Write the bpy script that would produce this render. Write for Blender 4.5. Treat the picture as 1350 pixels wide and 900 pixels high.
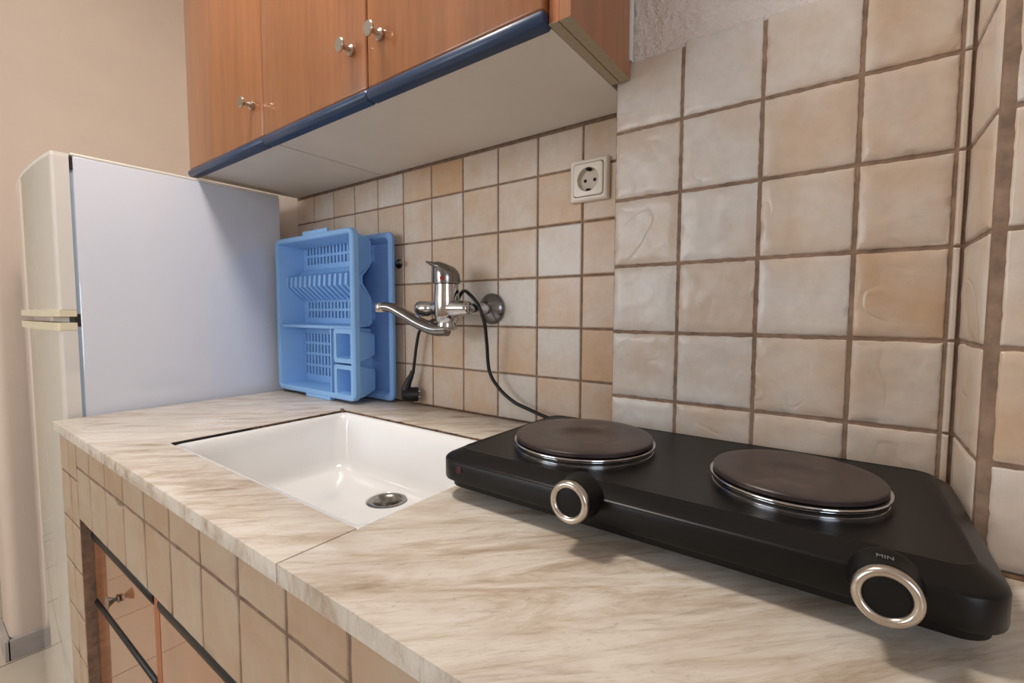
import bpy, bmesh, math, random
from mathutils import Vector, Matrix, noise
random.seed(7)
for o in list(bpy.data.objects): bpy.data.objects.remove(o)
S = bpy.context.scene
COL = S.collection
PI = math.pi
U = 0.1            # one unit = 10 cm (one small wall tile)
H = 8.7            # height of the worktop above the floor, in units; z = 0 is the top of the worktop

def W(x, y, z): return Vector((x*U, y*U, (z+H)*U))

# ---------------------------------------------------------------- camera, world, lights, exposure
cam_d = bpy.data.cameras.new('camera'); cam = bpy.data.objects.new('camera', cam_d); COL.objects.link(cam)
cam_d.sensor_width = 36; cam_d.lens = 607.7/1350*36; cam_d.clip_start = 0.01; cam_d.clip_end = 50
yaw, pitch, roll = 0.6315, 0.0619, 0.003
f = Vector((-math.sin(yaw)*math.cos(pitch), math.cos(yaw)*math.cos(pitch), -math.sin(pitch)))
r = Vector((math.cos(yaw), math.sin(yaw), 0)); u = r.cross(f)
r2 = math.cos(roll)*r+math.sin(roll)*u; u2 = -math.sin(roll)*r+math.cos(roll)*u
M = Matrix((r2, u2, -f)).transposed().to_4x4(); M.translation = W(4.1078, -7.8367, 2.273)
cam.matrix_world = M
S.camera = cam

world = bpy.data.worlds.new('world'); S.world = world; world.use_nodes = True
bg = world.node_tree.nodes['Background']; bg.inputs[0].default_value = (0.75, 0.87, 1, 1); bg.inputs[1].default_value = 1.0

def area(name, loc, target, sx, sy, power, col):
    d = bpy.data.lights.new(name, 'AREA'); d.shape = 'RECTANGLE'; d.size = sx*U; d.size_y = sy*U; d.energy = power; d.color = col
    o = bpy.data.objects.new(name, d); COL.objects.link(o); o.location = W(*loc)
    o.rotation_euler = (W(*target)-W(*loc)).to_track_quat('-Z', 'Y').to_euler()
    return o
# daylight through the window in the right wall and the window behind the camera
area('window_daylight_right', (25.4, -24, 7), (0, -18, 4), 11, 11, 20, (0.80, 0.89, 1.0))
area('window_daylight_front', (-14, -31.4, 7), (-6, 0, 5), 14, 11, 25, (0.88, 0.94, 1.0))
area('side_room_light', (-22, -31, 7), (-22, -5, 0), 9, 11, 6, (1.0, 0.95, 0.90))  # unseen area lamp lighting the side room; it has no window of its own
ld = bpy.data.lights.new('ceiling_lamp_light', 'AREA'); ld.shape = 'DISK'; ld.size = 0.30; ld.energy = 16; ld.color = (1.0, 0.91, 0.82)
lo = bpy.data.objects.new('ceiling_lamp_light', ld); COL.objects.link(lo); lo.location = W(-3.5, -6.5, 15.9)

S.view_settings.view_transform = 'Standard'; S.view_settings.look = 'None'; S.view_settings.gamma = 1
S.view_settings.use_curve_mapping = False; S.view_settings.exposure = 0.06

# ---------------------------------------------------------------- materials
def srgb(r, g, b):
    f = lambda c: (c/255/12.92) if c/255 <= 0.04045 else ((c/255+0.055)/1.055)**2.4
    return (f(r), f(g), f(b), 1)

class NT:
    def __init__(s, name):
        s.m = bpy.data.materials.new(name); s.m.use_nodes = True; s.t = s.m.node_tree
        s.b = s.t.nodes['Principled BSDF']
    def n(s, typ, **kw):
        nd = s.t.nodes.new(typ)
        for k, v in kw.items():
            if hasattr(nd, k) and k not in ('Scale', 'Detail'): setattr(nd, k, v)
            else: nd.inputs[k].default_value = v
        return nd
    def l(s, a, b): s.t.links.new(a, b)
    def coord(s, scale=(1, 1, 1), rot=(0, 0, 0), which='World'):
        # world-position coordinates in metres
        if which == 'World':
            g = s.n('ShaderNodeNewGeometry'); out = g.outputs['Position']
        else:
            g = s.n('ShaderNodeTexCoord'); out = g.outputs['Object']
        mp = s.n('ShaderNodeMapping'); mp.inputs['Scale'].default_value = scale; mp.inputs['Rotation'].default_value = rot
        s.l(out, mp.inputs['Vector']); return mp.outputs[0]
    def ramp(s, fac, stops):
        c = s.n('ShaderNodeValToRGB'); el = c.color_ramp.elements
        while len(el) < len(stops): el.new(0.5)
        for e, (p, col) in zip(el, stops): e.position = p; e.color = col
        s.l(fac, c.inputs[0]); return c.outputs[0]
    def noise(s, vec, scale, detail=4, rough=0.55, dist=0.0):
        t = s.n('ShaderNodeTexNoise'); t.inputs['Scale'].default_value = scale; t.inputs['Detail'].default_value = detail
        t.inputs['Roughness'].default_value = rough; t.inputs['Distortion'].default_value = dist
        s.l(vec, t.inputs['Vector']); return t.outputs[0]
    def mix(s, fac, a, b, mode='MIX'):
        m = s.n('ShaderNodeMix'); m.data_type = 'RGBA'; m.blend_type = mode
        if isinstance(fac, (int, float)): m.inputs[0].default_value = fac
        else: s.l(fac, m.inputs[0])
        for v, i in ((a, 6), (b, 7)):
            if isinstance(v, tuple): m.inputs[i].default_value = v
            else: s.l(v, m.inputs[i])
        return m.outputs[2]
    def bump(s, h, strength, dist=0.002):
        b = s.n('ShaderNodeBump'); b.inputs['Strength'].default_value = strength; b.inputs['Distance'].default_value = dist
        s.l(h, b.inputs['Height']); s.l(b.outputs[0], s.b.inputs['Normal'])
    def set(s, col=None, rough=None, metal=None, coat=None, coatr=None, spec=None):
        I = s.b.inputs
        if col is not None:
            if isinstance(col, tuple): I['Base Color'].default_value = col
            else: s.l(col, I['Base Color'])
        if rough is not None:
            if isinstance(rough, (int, float)): I['Roughness'].default_value = rough
            else: s.l(rough, I['Roughness'])
        if metal is not None: I['Metallic'].default_value = metal
        if coat is not None: I['Coat Weight'].default_value = coat
        if coatr is not None: I['Coat Roughness'].default_value = coatr
        if spec is not None: I['Specular IOR Level'].default_value = spec
        return s.m

def plain(name, col, rough=0.5, metal=0.0, var=0.05, scale=30, **kw):
    t = NT(name); c = t.coord()
    n = t.noise(c, scale, 3)
    dark = tuple(max(0, x*(1-var)) for x in col[:3])+(1,); light = tuple(min(1, x*(1+var)) for x in col[:3])+(1,)
    return t.set(t.ramp(n, [(0.3, dark), (0.7, light)]), rough, metal, **kw)

def tile_mat(name, pale, beige, rough=0.32, crease=False):
    t = NT(name); c = t.coord()
    a = t.n('ShaderNodeVertexColor'); a.layer_name = 'tint'
    sep = t.n('ShaderNodeSeparateColor'); t.l(a.outputs[0], sep.inputs[0])
    off = t.n('ShaderNodeVectorMath'); off.operation = 'ADD'
    t.l(c, off.inputs[0]); t.l(a.outputs[0], off.inputs[1])
    n1 = t.noise(off.outputs[0], 14, 3, 0.5)
    m1 = t.n('ShaderNodeMath'); m1.operation = 'MULTIPLY_ADD'; t.l(n1, m1.inputs[0]); m1.inputs[1].default_value = 1.5; m1.inputs[2].default_value = -0.75
    m2 = t.n('ShaderNodeMath'); m2.operation = 'ADD'; m2.use_clamp = True; t.l(m1.outputs[0], m2.inputs[0]); t.l(sep.outputs[0], m2.inputs[1])
    col = t.mix(m2.outputs[0], pale, beige)
    n2 = t.noise(c, 60, 5, 0.7)
    col = t.mix(1.0, col, t.ramp(n2, [(0.3, (0.90, 0.90, 0.90, 1)), (0.62, (1, 1, 1, 1))]), 'MULTIPLY')
    fine = t.noise(c, 90, 4, 0.6)
    if crease:
        w = t.noise(off.outputs[0], 7, 2, 0.5, 0.6)          # chisel creases: thin contour lines of a low noise
        line = t.ramp(w, [(0.485, (1, 1, 1, 1)), (0.50, (0, 0, 0, 1)), (0.53, (1, 1, 1, 1))])
        mk = t.ramp(t.noise(off.outputs[0], 11, 1), [(0.50, (0, 0, 0, 1)), (0.58, (1, 1, 1, 1))])
        line = t.mix(mk, (1, 1, 1, 1), line)
        hh = t.mix(0.35, line, fine)
        t.bump(hh, 0.5, 0.0016)
    else: t.bump(fine, 0.25, 0.0012)
    return t.set(col, rough)

M_TILE = tile_mat('glazed_wall_tile', srgb(214, 205, 195), srgb(204, 168, 132))
M_TILE_BIG = tile_mat('stone_relief_tile', srgb(212, 205, 198), srgb(200, 170, 140), 0.30, True)
M_TILE_FRONT = tile_mat('counter_facing_tile', srgb(200, 180, 158), srgb(188, 154, 122), 0.30)
M_GROUT = plain('brown_grout', srgb(138, 114, 96), 0.9, var=0.3, scale=60)

def plaster(name, col, bump, scale, rough=0.85):
    t = NT(name); c = t.coord()
    n = t.noise(c, 3, 4)
    d = tuple(x*0.93 for x in col[:3])+(1,)
    t.bump(t.noise(c, scale, 6, 0.65), bump, 0.006 if bump < 0.9 else 0.016)
    return t.set(t.ramp(n, [(0.35, d), (0.65, col)]), rough)
M_WALL = plaster('beige_wall_paint', srgb(222, 203, 187), 0.15, 25, 0.6)
M_WALLP = plaster('rough_white_plaster', srgb(238, 228, 222), 1.0, 38)
M_CEIL = plaster('ceiling_paint', srgb(232, 226, 218), 0.1, 25)
M_FARWALL = plaster('cream_far_wall_paint', srgb(214, 200, 176), 0.1, 20, 0.6)
M_BASE = plain('grey_marble_baseboard', srgb(176, 168, 164), 0.25, var=0.1, scale=14)
M_BASEC = plain('cream_baseboard', srgb(214, 202, 182), 0.3)

def floor_mat():
    t = NT('cream_floor_tiles'); c = t.coord()
    b = t.n('ShaderNodeTexBrick'); b.offset = 0; b.squash = 1
    mp = t.n('ShaderNodeMapping'); mp.inputs['Location'].default_value = (1.666, 0.02, 0); t.l(c, mp.inputs[0]); t.l(mp.outputs[0], b.inputs['Vector'])
    b.inputs['Scale'].default_value = 1; b.inputs['Brick Width'].default_value = 0.33; b.inputs['Row Height'].default_value = 0.33
    b.inputs['Mortar Size'].default_value = 0.003; b.inputs['Mortar Smooth'].default_value = 0.2
    b.inputs['Color1'].default_value = srgb(214, 203, 186); b.inputs['Color2'].default_value = srgb(206, 194, 176); b.inputs['Mortar'].default_value = srgb(128, 112, 92)
    n = t.noise(c, 9, 4)
    return t.set(t.mix(1, b.outputs[0], t.ramp(n, [(0.3, (0.9, 0.89, 0.87, 1)), (0.7, (1, 1, 1, 1))]), 'MULTIPLY'), 0.18)
M_FLOOR = floor_mat()

def marble():
    t = NT('beige_streaked_marble')
    rz = -math.radians(44)
    c = t.coord((1, 1, 1), (0, 0, rz))
    def stretched(sx, sy):
        mp = t.n('ShaderNodeMapping'); mp.inputs['Scale'].default_value = (sx, sy, 8); t.l(c, mp.inputs[0]); return mp.outputs[0]
    n1 = t.noise(stretched(2.2, 13), 1.7, 7, 0.68, 1.4)
    n2 = t.noise(stretched(5, 40), 1.6, 6, 0.7, 1.4)
    n3 = t.noise(stretched(2.2, 9), 2.4, 5, 0.6, 1.5)
    base = t.ramp(n1, [(0.30, srgb(170, 152, 132)), (0.42, srgb(205, 192, 176)), (0.51, srgb(222, 214, 203)), (0.72, srgb(234, 229, 222))])
    v = t.ramp(n2, [(0.34, (0.62, 0.56, 0.50, 1)), (0.44, (0.94, 0.92, 0.90, 1)), (0.52, (1, 1, 1, 1))])
    col = t.mix(0.6, base, v, 'MULTIPLY')
    pt = t.noise(stretched(2.5, 6), 3.0, 4, 0.55, 0.8)
    col = t.mix(0.8, col, t.ramp(pt, [(0.33, (0.80, 0.74, 0.68, 1)), (0.48, (0.95, 0.94, 0.925, 1)), (0.64, (1.04, 1.045, 1.06, 1))]), 'MULTIPLY')
    rust = t.ramp(n3, [(0.66, (0, 0, 0, 1)), (0.82, (0.6, 0.6, 0.6, 1))])
    col = t.mix(rust, col, srgb(190, 142, 96))
    fv = t.noise(stretched(9, 60), 3.0, 8, 0.75, 2.0)
    col = t.mix(0.55, col, t.ramp(fv, [(0.36, (0.72, 0.67, 0.62, 1)), (0.46, (0.97, 0.96, 0.95, 1)), (0.5, (1, 1, 1, 1))]), 'MULTIPLY')
    sp = t.noise(t.coord(), 140, 3, 0.7)
    col = t.mix(0.5, col, t.ramp(sp, [(0.25, (0.55, 0.5, 0.45, 1)), (0.36, (1, 1, 1, 1))]), 'MULTIPLY')
    ro = t.ramp(n1, [(0.3, (0.40, 0.40, 0.40, 1)), (0.7, (0.26, 0.26, 0.26, 1))])
    return t.set(col, ro)
M_MARBLE = marble()

def wood():
    t = NT('orange_cherry_laminate'); c = t.coord((1, 1, 0.05))
    n = t.noise(c, 90, 6, 0.7, 0.3); m = t.noise(c, 14, 3, 0.5)
    col = t.mix(0.5, t.ramp(n, [(0.3, srgb(132, 78, 41)), (0.7, srgb(176, 113, 66))]), t.ramp(m, [(0.3, srgb(140, 86, 47)), (0.7, srgb(168, 106, 60))]))
    return t.set(col, 0.35, coat=0.6, coatr=0.08)
M_WOOD = wood()
def wood_low():
    t = NT('glossy_cherry_laminate'); c = t.coord((1, 1, 0.05))
    n = t.noise(c, 60, 5, 0.6)
    return t.set(t.ramp(n, [(0.3, srgb(160, 96, 56)), (0.7, srgb(190, 120, 74))]), 0.25, coat=1.0, coatr=0.01)
M_WOODLOW = wood_low(); M_WOODLOW.node_tree.nodes['Principled BSDF'].inputs['Coat IOR'].default_value = 1.8
M_WOODEDGE = plain('wood_edge', srgb(178, 106, 62), 0.4)
M_PANEL = plain('grey_white_board', srgb(222, 216, 208), 0.45, var=0.03, scale=8)
M_CHIP = plain('raw_board_edge', srgb(168, 156, 132), 0.8, var=0.12, scale=250)
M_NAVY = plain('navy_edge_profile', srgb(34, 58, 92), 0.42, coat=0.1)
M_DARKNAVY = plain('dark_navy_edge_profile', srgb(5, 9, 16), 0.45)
M_NICKEL = plain('brushed_nickel', srgb(200, 192, 182), 0.25, 1.0)
M_CHROME = plain('chrome', srgb(200, 200, 202), 0.10, 1.0, var=0.1, scale=60)
M_CHROMEW = plain('worn_chrome', srgb(140, 138, 136), 0.20, 1.0, var=0.15, scale=50)
M_CHROMEB = plain('brushed_flange_chrome', srgb(128, 128, 130), 0.24, 1.0)
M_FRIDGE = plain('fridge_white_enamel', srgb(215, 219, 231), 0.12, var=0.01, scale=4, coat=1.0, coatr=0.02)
M_FRIDGED = plain('fridge_door_enamel', srgb(226, 222, 216), 0.10, var=0.01, scale=4, coat=1.0, coatr=0.03)
M_CREAM = plain('yellowed_cream_plastic', srgb(228, 218, 190), 0.35)
M_TRIM = plain('off_white_plastic_trim', srgb(232, 228, 218), 0.35)
M_GASKET = plain('blue_grey_gasket', srgb(150, 168, 186), 0.6)
M_BLACKGAP = plain('black_rubber', srgb(24, 22, 22), 0.6)
M_CERAMIC = plain('white_sink_enamel', srgb(240, 240, 240), 0.12, var=0.015, scale=6, coat=0.5, coatr=0.05)
M_STEEL = plain('drain_steel', srgb(150, 146, 140), 0.28, 1.0, var=0.2, scale=80)
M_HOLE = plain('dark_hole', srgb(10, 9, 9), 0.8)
M_BLUE = plain('sky_blue_plastic', srgb(140, 188, 240), 0.38, var=0.03, scale=12)
M_BLUED = plain('dusty_blue_plastic', srgb(124, 166, 222), 0.42, var=0.06, scale=10)
M_BODY = plain('black_enamel_sheet', (0.0016, 0.0016, 0.0019, 1), 0.36, var=0.1, scale=200, spec=0.32)
M_BASEB = plain('matt_black_pan', (0.002, 0.002, 0.002, 1), 0.5, spec=0.3)
M_CORD = plain('black_rubber_cord', srgb(8, 8, 9), 0.45)
M_SOCKET = plain('ivory_socket_plastic', srgb(232, 222, 208), 0.35)
M_SOCKETW = plain('socket_well_plastic', srgb(204, 192, 174), 0.4)
M_RED = plain('dark_red_lens', srgb(60, 8, 8), 0.25)
M_REDB = plain('red_dot', srgb(170, 40, 24), 0.3)
M_GREYMARK = plain('grey_print', srgb(120, 120, 120), 0.5)
M_WHITEMARK = plain('white_print', srgb(225, 225, 225), 0.5)
M_SILICONE = plain('dirty_sealant', srgb(96, 70, 48), 0.7, var=0.7, scale=60)
def iron():
    t = NT('seasoned_cast_iron'); c = t.coord((1, 1, 1), which='World')
    n = t.noise(c, 18, 5, 0.65, 1.2); n2 = t.noise(c, 110, 4, 0.6)
    col = t.mix(0.35, t.ramp(n, [(0.35, srgb(44, 34, 33)), (0.58, srgb(68, 56, 54)), (0.72, srgb(108, 94, 88))]), t.ramp(n2, [(0.3, srgb(30, 26, 26)), (0.7, srgb(64, 56, 54))]))
    return t.set(col, t.ramp(n, [(0.3, (0.30, 0.30, 0.30, 1)), (0.7, (0.42, 0.42, 0.42, 1))]))
M_IRON = iron()
def stain():
    t = NT('dark_damp_stain'); c = t.coord()
    return t.set(t.ramp(t.noise(c, 40, 4), [(0.35, srgb(92, 78, 66)), (0.65, srgb(140, 118, 96))]), 0.7)
M_LAMP = plain('lamp_opal_glass', srgb(240, 235, 225), 0.4)
M_GLASS = NT('window_glass'); M_GLASS.b.inputs['Transmission Weight'].default_value = 1; M_GLASS = M_GLASS.set((0.95, 0.98, 1, 1), 0.02)

# ---------------------------------------------------------------- object helpers (all coordinates in units, z from the worktop)
ORI = {}
def obj(name, bm, mat, parent=None, smooth=None):
    bmesh.ops.recalc_face_normals(bm, faces=bm.faces[:])
    me = bpy.data.meshes.new(name); bm.to_mesh(me); bm.free()
    base = ORI.get(parent.name, Vector((0, 0, 0))) if parent else Vector((0, 0, 0))
    if parent is None:
        xs = [v.co for v in me.vertices]
        b = Vector(((min(c.x for c in xs)+max(c.x for c in xs))/2, (min(c.y for c in xs)+max(c.y for c in xs))/2, min(c.z for c in xs)))
        base = W(b.x, b.y, b.z)
    for v in me.vertices: v.co = W(v.co.x, v.co.y, v.co.z)-base
    mats = mat if isinstance(mat, (list, tuple)) else [mat]
    for m in mats: me.materials.append(m)
    o = bpy.data.objects.new(name, me); COL.objects.link(o)
    if parent: o.parent = parent
    else: o.location = base
    ORI[o.name] = base
    if smooth is not None:
        if smooth >= 180:
            for p in me.polygons: p.use_smooth = True
        else:
            for p in me.polygons: p.use_smooth = True
            me.set_sharp_from_angle(angle=math.radians(smooth))
    return o
def thing(name, base, label, cat, group=None):
    o = bpy.data.objects.new(name, None); COL.objects.link(o); o.location = W(*base); o.empty_display_size = 0.05
    ORI[o.name] = W(*base); o['label'] = label; o['category'] = cat
    if group: o['group'] = group
    return o
def tag(o, label, cat, group=None):
    o['label'] = label; o['category'] = cat
    if group: o['group'] = group
    return o
def struct(name, bm, mat, parent=None, smooth=None):
    o = obj(name, bm, mat, parent, smooth)
    o['kind'] = 'structure'
    return o

def box(bm, x0, x1, y0, y1, z0, z1, bev=0.0, seg=2, mi=0):
    vs = [bm.verts.new((x, y, z)) for z in (z0, z1) for y in (y0, y1) for x in (x0, x1)]
    fs = [bm.faces.new([vs[i] for i in q]) for q in ((0, 2, 3, 1), (4, 5, 7, 6), (0, 1, 5, 4), (2, 6, 7, 3), (0, 4, 6, 2), (1, 3, 7, 5))]
    for f_ in fs: f_.material_index = mi
    if bev > 0:
        es = list({e for f_ in fs for e in f_.edges})
        bmesh.ops.bevel(bm, geom=es, offset=bev, segments=seg, profile=0.5, affect='EDGES')
    return bm
def B(*a, **k): return box(bmesh.new(), *a, **k)

def rrect(x0, x1, y0, y1, r, n=6, m=0):
    pts = []
    for cx, cy, a0 in ((x1-r, y1-r, 0), (x0+r, y1-r, 90), (x0+r, y0+r, 180), (x1-r, y0+r, 270)):
        for i in range(n+1):
            a = math.radians(a0+90*i/n); pts.append((cx+r*math.cos(a), cy+r*math.sin(a)))
    if m:
        out = []
        for i, p in enumerate(pts):
            q = pts[(i+1) % len(pts)]; out.append(p)
            if i % (n+1) == n: out += [(p[0]+(q[0]-p[0])*k/m, p[1]+(q[1]-p[1])*k/m) for k in range(1, m)]
        return out
    return pts
def loft(bm, rings, close=True, cap0=True, cap1=True, mi=0):
    R = [[bm.verts.new(p) for p in ring] for ring in rings]
    n = len(R[0])
    for a, b in zip(R, R[1:]):
        for i in range(n if close else n-1):
            j = (i+1) % n
            bm.faces.new((a[i], a[j], b[j], b[i])).material_index = mi
    if cap0: bm.faces.new(R[0][::-1]).material_index = mi
    if cap1: bm.faces.new(R[-1]).material_index = mi
    return bm
def frame_of(axis):
    a = Vector(axis).normalized(); t = Vector((0, 0, 1)) if abs(a.z) < 0.9 else Vector((1, 0, 0))
    e1 = a.cross(t).normalized(); e2 = a.cross(e1).normalized(); return a, e1, e2
def lathe(bm, origin, axis, prof, n=32, cap0=True, cap1=True, mi=0):
    a, e1, e2 = frame_of(axis); o = Vector(origin)
    rings = [[o+a*h+(e1*math.cos(2*PI*i/n)+e2*math.sin(2*PI*i/n))*max(rr, 1e-4) for i in range(n)] for h, rr in prof]
    return loft(bm, rings, True, cap0, cap1, mi)
def spline(pts, k=8):
    P = [Vector(p) for p in pts]; P = [P[0]*2-P[1]]+P+[P[-1]*2-P[-2]]; out = []
    for i in range(1, len(P)-2):
        a, b, c, d = P[i-1:i+3]
        for j in range(k):
            t = j/k
            out.append(0.5*((2*b)+(c-a)*t+(2*a-5*b+4*c-d)*t*t+(3*b-a-3*c+d)*t**3))
    out.append(P[-2]); return out
def tube(bm, path, rad, n=10, flat=None):
    path = [Vector(p) for p in path]; rings = []
    prev = None
    for i, p in enumerate(path):
        t = (path[min(i+1, len(path)-1)]-path[max(i-1, 0)]).normalized()
        if prev is None:
            up = Vector((0, 0, 1)) if abs(t.z) < 0.95 else Vector((0, 1, 0)); e1 = t.cross(up).normalized()
        else:
            e1 = (prev-t*prev.dot(t)).normalized()
        prev = e1; e2 = t.cross(e1)
        rr = rad(i/(len(path)-1)) if callable(rad) else rad
        w, h = rr if isinstance(rr, tuple) else (rr, rr)
        rings.append([p+e1*w*math.cos(2*PI*j/n)+e2*h*math.sin(2*PI*j/n) for j in range(n)])
    return loft(bm, rings)

# ---------------------------------------------------------------- tiles
def tile(bm, lay, o, eu, ev, en, w, h, res, relief, tint, edge=0.035, seed=0, depth=0.05):
    """one ceramic tile: a bevelled slab with a slightly pillowy, uneven face; o = lower-left corner"""
    o, eu, ev, en = Vector(o), Vector(eu), Vector(ev), Vector(en)
    nu = max(3, int(res*w)+2); nv = max(3, int(res*h)+2)
    def coords(L, n):
        inner = [edge*0.35, edge]+[edge*1.5+(L-3*edge)*i/(n-1) for i in range(n)]+[L-edge, L-edge*0.35]
        return [0]+inner+[L]
    us, vs = coords(w, nu), coords(h, nv); G = []
    sd = Vector((seed*3.1, seed*1.7, seed*0.9))
    for a in us:
        row = []
        for b in vs:
            d = min(a, w-a, b, h-b)
            k = 0.0 if d <= 0 else (0.6 if d < edge*0.9 else 1.0)
            z = depth*k
            wob = 0.0
            if relief and k == 1.0:
                q = Vector((a*2.2, b*2.2, 0))+sd
                z += relief*(noise.noise(q)*0.6+0.5*(1-abs(noise.noise(q*1.3+Vector((5, 2, 1)))*6 if abs(noise.noise(q*1.3+Vector((5, 2, 1)))) < 0.166 else 1)))
                z -= relief*0.8*max(0, 1-(d-edge)/0.06)
            aa, bb = a, b
            if d < edge*1.2 and relief:
                jit = noise.noise(Vector((a*9, b*9, 3))+sd)*0.018
                if a < edge*1.2: aa += abs(jit)
                if w-a < edge*1.2: aa -= abs(jit)
                if b < edge*1.2: bb += abs(jit)
                if h-b < edge*1.2: bb -= abs(jit)
            row.append(bm.verts.new(o+eu*aa+ev*bb+en*z))
        G.append(row)
    for i in range(len(us)-1):
        for j in range(len(vs)-1):
            f_ = bm.faces.new((G[i][j], G[i+1][j], G[i+1][j+1], G[i][j+1])); f_.smooth = True
            for lp in f_.loops: lp[lay] = (tint, (seed*0.37) % 1, (seed*0.71) % 1, 1)

class Tiler:
    def __init__(s): s.bm = bmesh.new(); s.lay = s.bm.loops.layers.float_color.new('tint'); s.k = 0
    def add(s, o, eu, ev, en, w, h, tint, res=6, relief=0.0, g=0.035, depth=0.05, edge=0.035):
        s.k += 1; o = Vector(o)+Vector(eu)*g/2+Vector(ev)*g/2
        if w-g > 0.02 and h-g > 0.02:
            tile(s.bm, s.lay, o, eu, ev, en, w-g, h-g, res, relief, tint, min(edge, (w-g)/3, (h-g)/3), s.k, depth)
    def done(s, name, mat, parent):
        me_o = bpy.data.meshes.new(name); bm = s.bm
        base = ORI[parent.name]
        bm.to_mesh(me_o); bm.free()
        for v in me_o.vertices: v.co = W(*v.co)-base
        me_o.materials.append(mat); me_o.materials.append(mat)
        o = bpy.data.objects.new(name, me_o); COL.objects.link(o); o.parent = parent; ORI[o.name] = base
        return o

X_, Y_, Z_, NY, NX = (1, 0, 0), (0, 1, 0), (0, 0, 1), (0, -1, 0), (-1, 0, 0)
FL, CE = -H, 17.3      # floor and ceiling levels

# ================================================================ THE ROOM
struct('floor', B(-28.6, 27, -33, 1, FL-1, FL), M_FLOOR)
struct('ceiling', B(-28.6, 27, -33, 1, CE, CE+1), M_CEIL)

# back wall with the small tiles between worktop and wall cabinets
wb = struct('wall_back', B(-28.6, 27, 0.05, 1, FL, CE), M_WALL)
gb = struct('grout_bed', B(-9.97, 1.06, 0.02, 0.06, -0.3, 5.9), M_GROUT, wb)
T = Tiler()
TB = [[.6, .2, .5, .3, .1, .8, .95, .4, .4, .3, .55], [.5, .4, .5, .4, .55, .3, .35, .5, .45, .85, .7], [.5, .4, .5, .6, .6, .25, .6, .55, .5, .05, .85],
      [.5, .3, .5, .5, .5, .7, .45, .15, .05, .55, .75], [.5, .5, .5, .5, .5, .4, .65, .3, .65, .08, .95], [.4, .5, .5, .5, .5, .4, .6, .55, .1, .65, .6]]
RZ = [5.75, 4.98, 3.98, 2.98, 1.98, 0.98, 0.0]
for ri in range(6):
    for k in range(11):
        x0 = k-10 if k else -9.95
        x1 = k-9 if k < 10 else 1.05
        T.add((x0+.0, 0.015, RZ[ri+1]), X_, Z_, NY, x1-x0, RZ[ri]-RZ[ri+1], TB[ri][k], res=4, g=0.035, depth=0.022, edge=0.018)
T.done('wall_tiles', M_TILE, wb)
# chimney breast with large relief tiles and rough plaster above
wp = struct('wall_chimney', B(1.06, 5.03, -0.90, 0.05, FL, CE), M_WALLP)
struct('grout_bed', B(1.055, 5.12, -0.915, -0.88, -0.3, 6.05), M_GROUT, wp)
T = Tiler()
BX = [1.036, 2.054, 3.086, 4.118, 4.975]
BZ = [6.1, 5.06, 4.03, 3.006, 1.98, 0.954, 0.0]
TT = [[.2, .02, .35, .6], [.35, .12, .6, .5], [.45, .08, .5, .5], [.12, .55, .18, .75], [.25, .18, .55, .4], [.2, .4, .4, .3]]
for ri in range(6):
    for k in range(4):
        top = BZ[ri]+([-.02, .03, .0, .25][k] if ri == 0 else 0)
        T.add((BX[k], -0.905, BZ[ri+1]), X_, Z_, NY, BX[k+1]-BX[k], top-BZ[ri+1], TT[ri][k], res=16, relief=0.016, g=0.034, depth=0.034, edge=0.024)
    T.add((4.975, -0.905, BZ[ri+1]), X_, Z_, NY, 0.085, BZ[ri]-BZ[ri+1], .4, res=3, g=0.02, depth=0.05, edge=0.015)
T.done('relief_tiles', M_TILE_BIG, wp)

# nearer step of the wall on the right, with its return
wr = struct('wall_step', B(5.10, 27, -2.09, 0.05, FL, CE), M_WALLP)
struct('grout_bed', B(5.085, 16.5, -2.105, -0.9, -0.3, 7.1), M_GROUT, wr)
T = Tiler()
RZ2 = [7.1]+BZ
for ri in range(7):
    z0, z1 = RZ2[ri+1], RZ2[ri]
    T.add((5.09, -2.04, z0), Y_, Z_, NX, 1.10, z1-z0, [.5, .5, .4, .55, .45, .5, .4][ri], res=8, relief=0.01, g=0.03, depth=0.03)
    for k in range(11):
        T.add((5.15+k*1.03, -2.10, z0), X_, Z_, NY, 1.03, z1-z0, [.1, .5, .2, .35, .85, .25, .5][(ri+k*2) % 7] if k else [.3, .3, .15, .3, .45, .8, .25][ri], res=16 if k < 2 else 4, relief=0.016, g=0.034, depth=0.034, edge=0.024)
T.done('relief_tiles', M_TILE_BIG, wr)

# left wall stub beside the refrigerator, with bullnose corner
def wall_left():
    bm = bmesh.new(); r_ = 0.30; x0, x1, y0 = -18.6, -16.85, -5.92
    pts = [(x0, 0.05), (x1, 0.05)]
    for i in range(7): a = math.radians(90*i/6); pts.append((x1-r_+r_*math.cos(a), y0+r_-r_*math.sin(a)))
    for i in range(7): a = math.radians(90+90*i/6); pts.append((x0+r_+r_*math.cos(a), y0+r_-r_*math.sin(a)))
    return loft(bm, [[(a, b, z) for a, b in pts] for z in (FL, CE)])
wl = struct('wall_left', wall_left(), M_WALL, smooth=30)
struct('baseboard_left', B(-16.85, -16.74, -6.0, 0.0, FL, FL+0.66, bev=0.02), M_BASE)
bm = B(-18.7, -16.74, -6.06, -5.93, FL, FL+0.66, bev=0.015)
struct('baseboard_left_end', bm, M_BASE)
struct('wall_far', B(-28.6, -27.6, -33, 1, FL, CE), M_FARWALL)
struct('baseboard_far', B(-27.6, -27.4, -33, 0.0, FL, FL+0.75, bev=0.03), M_BASEC)
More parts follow.
